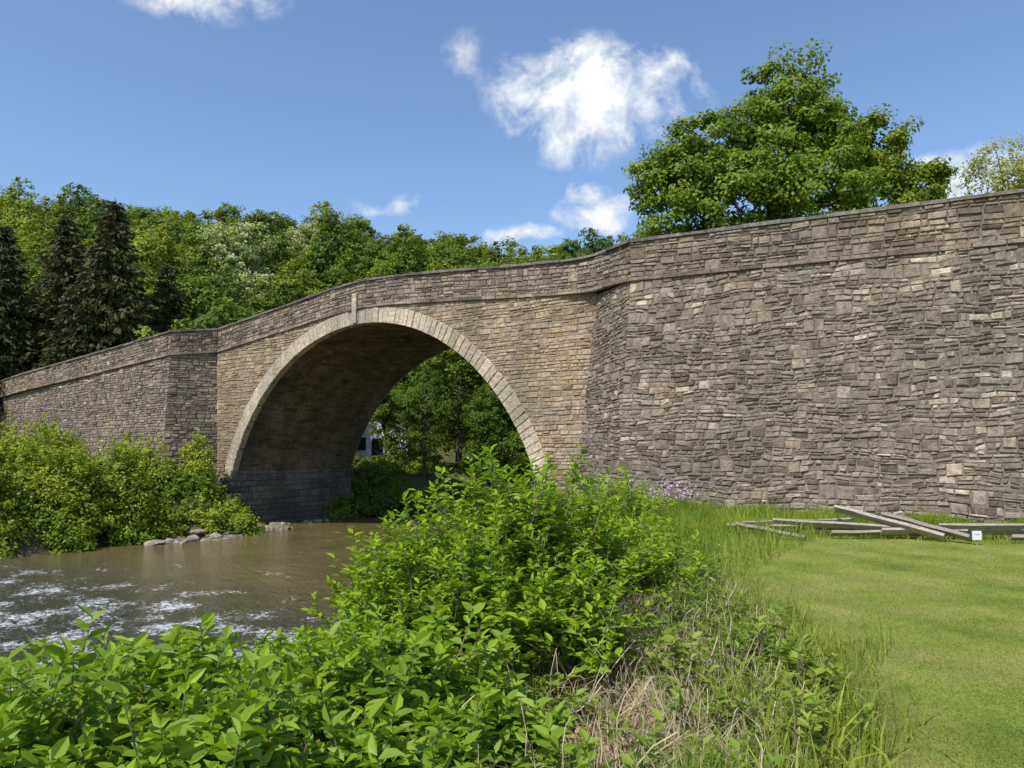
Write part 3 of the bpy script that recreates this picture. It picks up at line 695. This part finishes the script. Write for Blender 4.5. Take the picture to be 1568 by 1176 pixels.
# ------------------------------------------------------------------ fence rails
m,nt,out=newmat('weathered_wood'); P=geo(nt); c,(cr_,cg_,cb_)=attr(nt)
mpn=N(nt,'ShaderNodeMapping'); mpn.inputs['Scale'].default_value=(1.5,8,20); nt.links.new(P,mpn.inputs[0])
f=noise(nt,mpn.outputs[0],4,6,.7); col=ramp(nt,f,[(.3,(.15,.12,.09)),(.7,(.44,.385,.30))]); col=mixc(nt,1.0,col,ramp(nt,cr_,[(0,g(.55)),(1,g(1.15))]),'MULTIPLY')
principled(nt,out,col,.9,bump(nt,f,.5,.01)); M_wood=m
pile=MB()
def plank(x1,y1,z1,x2,y2,z2,w=.16,t=.045,roll=0,c=.5):
    K=.93; x1*=K;y1*=K;x2*=K;y2*=K; w*=.82
    a=Vector((x1,y1,z1)); b=Vector((x2,y2,z2)); d=(b-a); L=d.length; d.normalize(); s=d.cross(Vector((0,0,1))).normalized(); u=s.cross(d)
    s2=s*math.cos(roll)+u*math.sin(roll); u2=u*math.cos(roll)-s*math.sin(roll); rr=random.Random(int(x1*97)); V=[]
    for i in range(7):
        p=a+d*L*i/6+u2*rr.uniform(-.012,.012)
        for (ss_,uu) in ((-1,-1),(1,-1),(1,1),(-1,1)): V.append(tuple(p+s2*ss_*(w/2+rr.uniform(-.009,.009))+u2*uu*t/2))
    F=[[i*4+j,i*4+(j+1)%4,i*4+4+(j+1)%4,i*4+4+j] for i in range(6) for j in range(4)]+[[3,2,1,0],[24,25,26,27]]
    pile.add(V,F,(c,.5,.5))
plank(4.5,16.1,.14,7.7,15.4,.16,.17,.05,.6,.9); plank(4.6,15.7,.2,5.6,14.7,.05,.16,.05,.5,.6)
plank(5.4,15.9,.24,8.7,14.7,.14,.16,.05,.8,.8); plank(6.7,15.9,.50,8.1,14.4,.10,.2,.06,.7,1)
plank(4.7,15.8,.18,7.1,16.1,.22,.16,.05,1.2,.5); plank(7.5,15.5,.40,8.4,14.1,.10,.2,.06,.6,.5)
plank(7.2,15.0,.14,10.7,14.5,.18,.17,.05,.8,.9); plank(8.2,14.8,.24,11.8,14.1,.26,.18,.05,.9,.7)
plank(9.9,14.7,.42,11.1,13.7,.14,.2,.05,.6,1); plank(6.3,15.2,.10,9.0,14.9,.12,.15,.05,.5,.6); plank(9.2,14.2,.12,12.5,13.6,.16,.16,.05,.5,.8)
plank(4.6,16.3,.05,6.5,16.0,.05,.15,.05,.1,.3); plank(10.2,14.9,.3,13.2,13.4,.2,.18,.05,.8,.8); plank(8.9,15.1,.1,10.2,14.2,.3,.16,.05,.3,.4)
pile.build('weathered_fence_rail_pile',[M_wood])
mb=MB(); 
def box(mb,c,s,mat=0):
    V=[(c[0]+a*s[0]/2,c[1]+b*s[1]/2,c[2]+d*s[2]/2) for a in(-1,1) for b in(-1,1) for d in(-1,1)]
    mb.add(V,[[0,1,3,2],[4,6,7,5],[0,4,5,1],[2,3,7,6],[0,2,6,4],[1,5,7,3]],None,mat)
box(mb,(7.85,13.0,.17),(.15,.02,.15)); box(mb,(7.85,13.015,.08),(.03,.01,.16),1); box(mb,(7.85,12.987,.19),(.08,.004,.010),2)
mw,nt,out=newmat('white_sign'); principled(nt,out,(.7,.71,.71),.5); mk,nt,out=newmat('sign_ink'); principled(nt,out,(.25,.25,.27),.6)
mb.build('notice_sign',[mw,M_wood,mk])
hs=empty('white_house',(-11.2,62.5,float(hz(-10.9,60.5))-.4))
mb=MB(); box(mb,(0,0,1.4),(6,5,2.6)); mb.add([(-3,-2.5,2.7),(3,-2.5,2.7),(0,-2.5,3.9),(-3,2.5,2.7),(3,2.5,2.7),(0,2.5,3.9)],[[0,1,2],[5,4,3]],None,0)
o=mb.build('walls',[mw],parent=hs)
mb=MB(); 
for sg in (-1,1):
    mb.add([(sg*3.4,-2.8,2.58),(0,-2.8,4.02),(0,2.8,4.02),(sg*3.4,2.8,2.58)],[[0,1,2,3]])
mr_=simple('grey_shingles',(.09,.085,.08),(.14,.13,.12),10); mb.build('roof',[mr_],parent=hs)
mb=MB()
for xx in (-2.2,-.7,1.8): box(mb,(xx,-2.52,1.7),(.8,.05,1.0))
box(mb,(.6,-2.52,1.1),(.9,.06,2.0)); mgl,nt,out=newmat('window_glass'); principled(nt,out,(.03,.035,.04),.1,None,.5); mb.build('windows_and_door',[mgl],parent=hs)

# ------------------------------------------------------------------ light, sky, camera
el=math.radians(54)
Sd=Vector((-.6*math.cos(el),-.8*math.cos(el),math.sin(el))).normalized()
sun=bpy.data.lights.new('sun','SUN'); sun.energy=5.0; sun.angle=math.radians(.5); sun.color=(1,.965,.90)
so=bpy.data.objects.new('sun',sun); so.rotation_euler=Sd.to_track_quat('Z','Y').to_euler(); scene.collection.objects.link(so)
w=bpy.data.worlds.new('World'); scene.world=w; w.use_nodes=True; nt=w.node_tree; nt.nodes.clear()
out=nt.nodes.new('ShaderNodeOutputWorld'); bg=nt.nodes.new('ShaderNodeBackground'); nt.links.new(bg.outputs[0],out.inputs[0])
sky=nt.nodes.new('ShaderNodeTexSky'); sky.sky_type='NISHITA'; sky.sun_disc=False
sky.sun_elevation=el; sky.sun_rotation=math.atan2(Sd.x,Sd.y); sky.air_density=1.0; sky.dust_density=1.2; sky.ozone_density=1.3; sky.altitude=300
tc=nt.nodes.new('ShaderNodeTexCoord'); D0=tc.outputs['Generated']
nw=N(nt,'ShaderNodeTexNoise'); nw.inputs['Scale'].default_value=9; nw.inputs['Detail'].default_value=4; nt.links.new(D0,nw.inputs['Vector'])
wa=N(nt,'ShaderNodeVectorMath',operation='SUBTRACT'); nt.links.new(nw.outputs['Color'],wa.inputs[0]); wa.inputs[1].default_value=(.5,.5,.5)
wb_=N(nt,'ShaderNodeVectorMath',operation='SCALE'); nt.links.new(wa.outputs[0],wb_.inputs[0]); wb_.inputs['Scale'].default_value=.08
wc=N(nt,'ShaderNodeVectorMath',operation='ADD'); nt.links.new(D0,wc.inputs[0]); nt.links.new(wb_.outputs[0],wc.inputs[1]); D=wc.outputs[0]
cl=[((.105,.894,.430),(.155,.10,.085),1.0),((.065,.88,.462),(.07,.10,.045),.75),((.112,.9405,.300),(.06,.06,.036),.95),((.098,.938,.325),(.04,.05,.025),.75),((.0137,.959,.277),(.07,.06,.018),.9),((.4947,.815,.3028),(.085,.09,.04),1.0),((-.3557,.797,.498),(.12,.08,.03),.65),((-.144,.938,.313),(.07,.06,.02),.45),((-.05,.877,.478),(.035,.05,.035),.28)]
mask=None
for c,s,k in cl:
    a=N(nt,'ShaderNodeVectorMath',operation='SUBTRACT'); nt.links.new(D,a.inputs[0]); a.inputs[1].default_value=c
    b=N(nt,'ShaderNodeVectorMath',operation='MULTIPLY'); nt.links.new(a.outputs[0],b.inputs[0]); b.inputs[1].default_value=tuple(1/x for x in s)
    l=N(nt,'ShaderNodeVectorMath',operation='LENGTH'); nt.links.new(b.outputs[0],l.inputs[0])
    v=math_(nt,'MULTIPLY',math_(nt,'SUBTRACT',1.0,l.outputs['Value'],clamp=True),k)
    mask=v if mask is None else math_(nt,'MAXIMUM',mask,v)
nz=noise(nt,D,17,8,.62); nz2=noise(nt,D0,38,5,.6)
dens=math_(nt,'ADD',math_(nt,'MULTIPLY',mask,.95),math_(nt,'ADD',math_(nt,'MULTIPLY_ADD',nz,2.2,-1.1),math_(nt,'MULTIPLY_ADD',nz2,.6,-.3)))
cf=ramp(nt,dens,[(.03,g(0)),(.32,g(.4)),(.72,g(1))]); cf=math_(nt,'MULTIPLY',cf,ramp(nt,mask,[(0,g(0)),(.25,g(1))]))
skc=mixc(nt,1.0,sky.outputs[0],(1.10,1.20,1.30),'MULTIPLY')
cc=mixc(nt,ramp(nt,nz,[(.38,g(0)),(.58,g(1))]),(5.0,5.5,6.2),(6.9,7.0,7.1))
fin=mixc(nt,cf,skc,cc)
nt.links.new(fin,bg.inputs[0]); bg.inputs[1].default_value=.15
cam=bpy.data.cameras.new('camera'); cam.lens=26.7; cam.sensor_width=36; cam.clip_end=5000; cam.clip_start=.05
co=bpy.data.objects.new('camera',cam); co.location=(0,0,1.6); co.rotation_euler=(math.radians(95),0,0); scene.collection.objects.link(co); scene.camera=co
scene.view_settings.view_transform='Standard'; scene.view_settings.look='None'; scene.view_settings.exposure=0
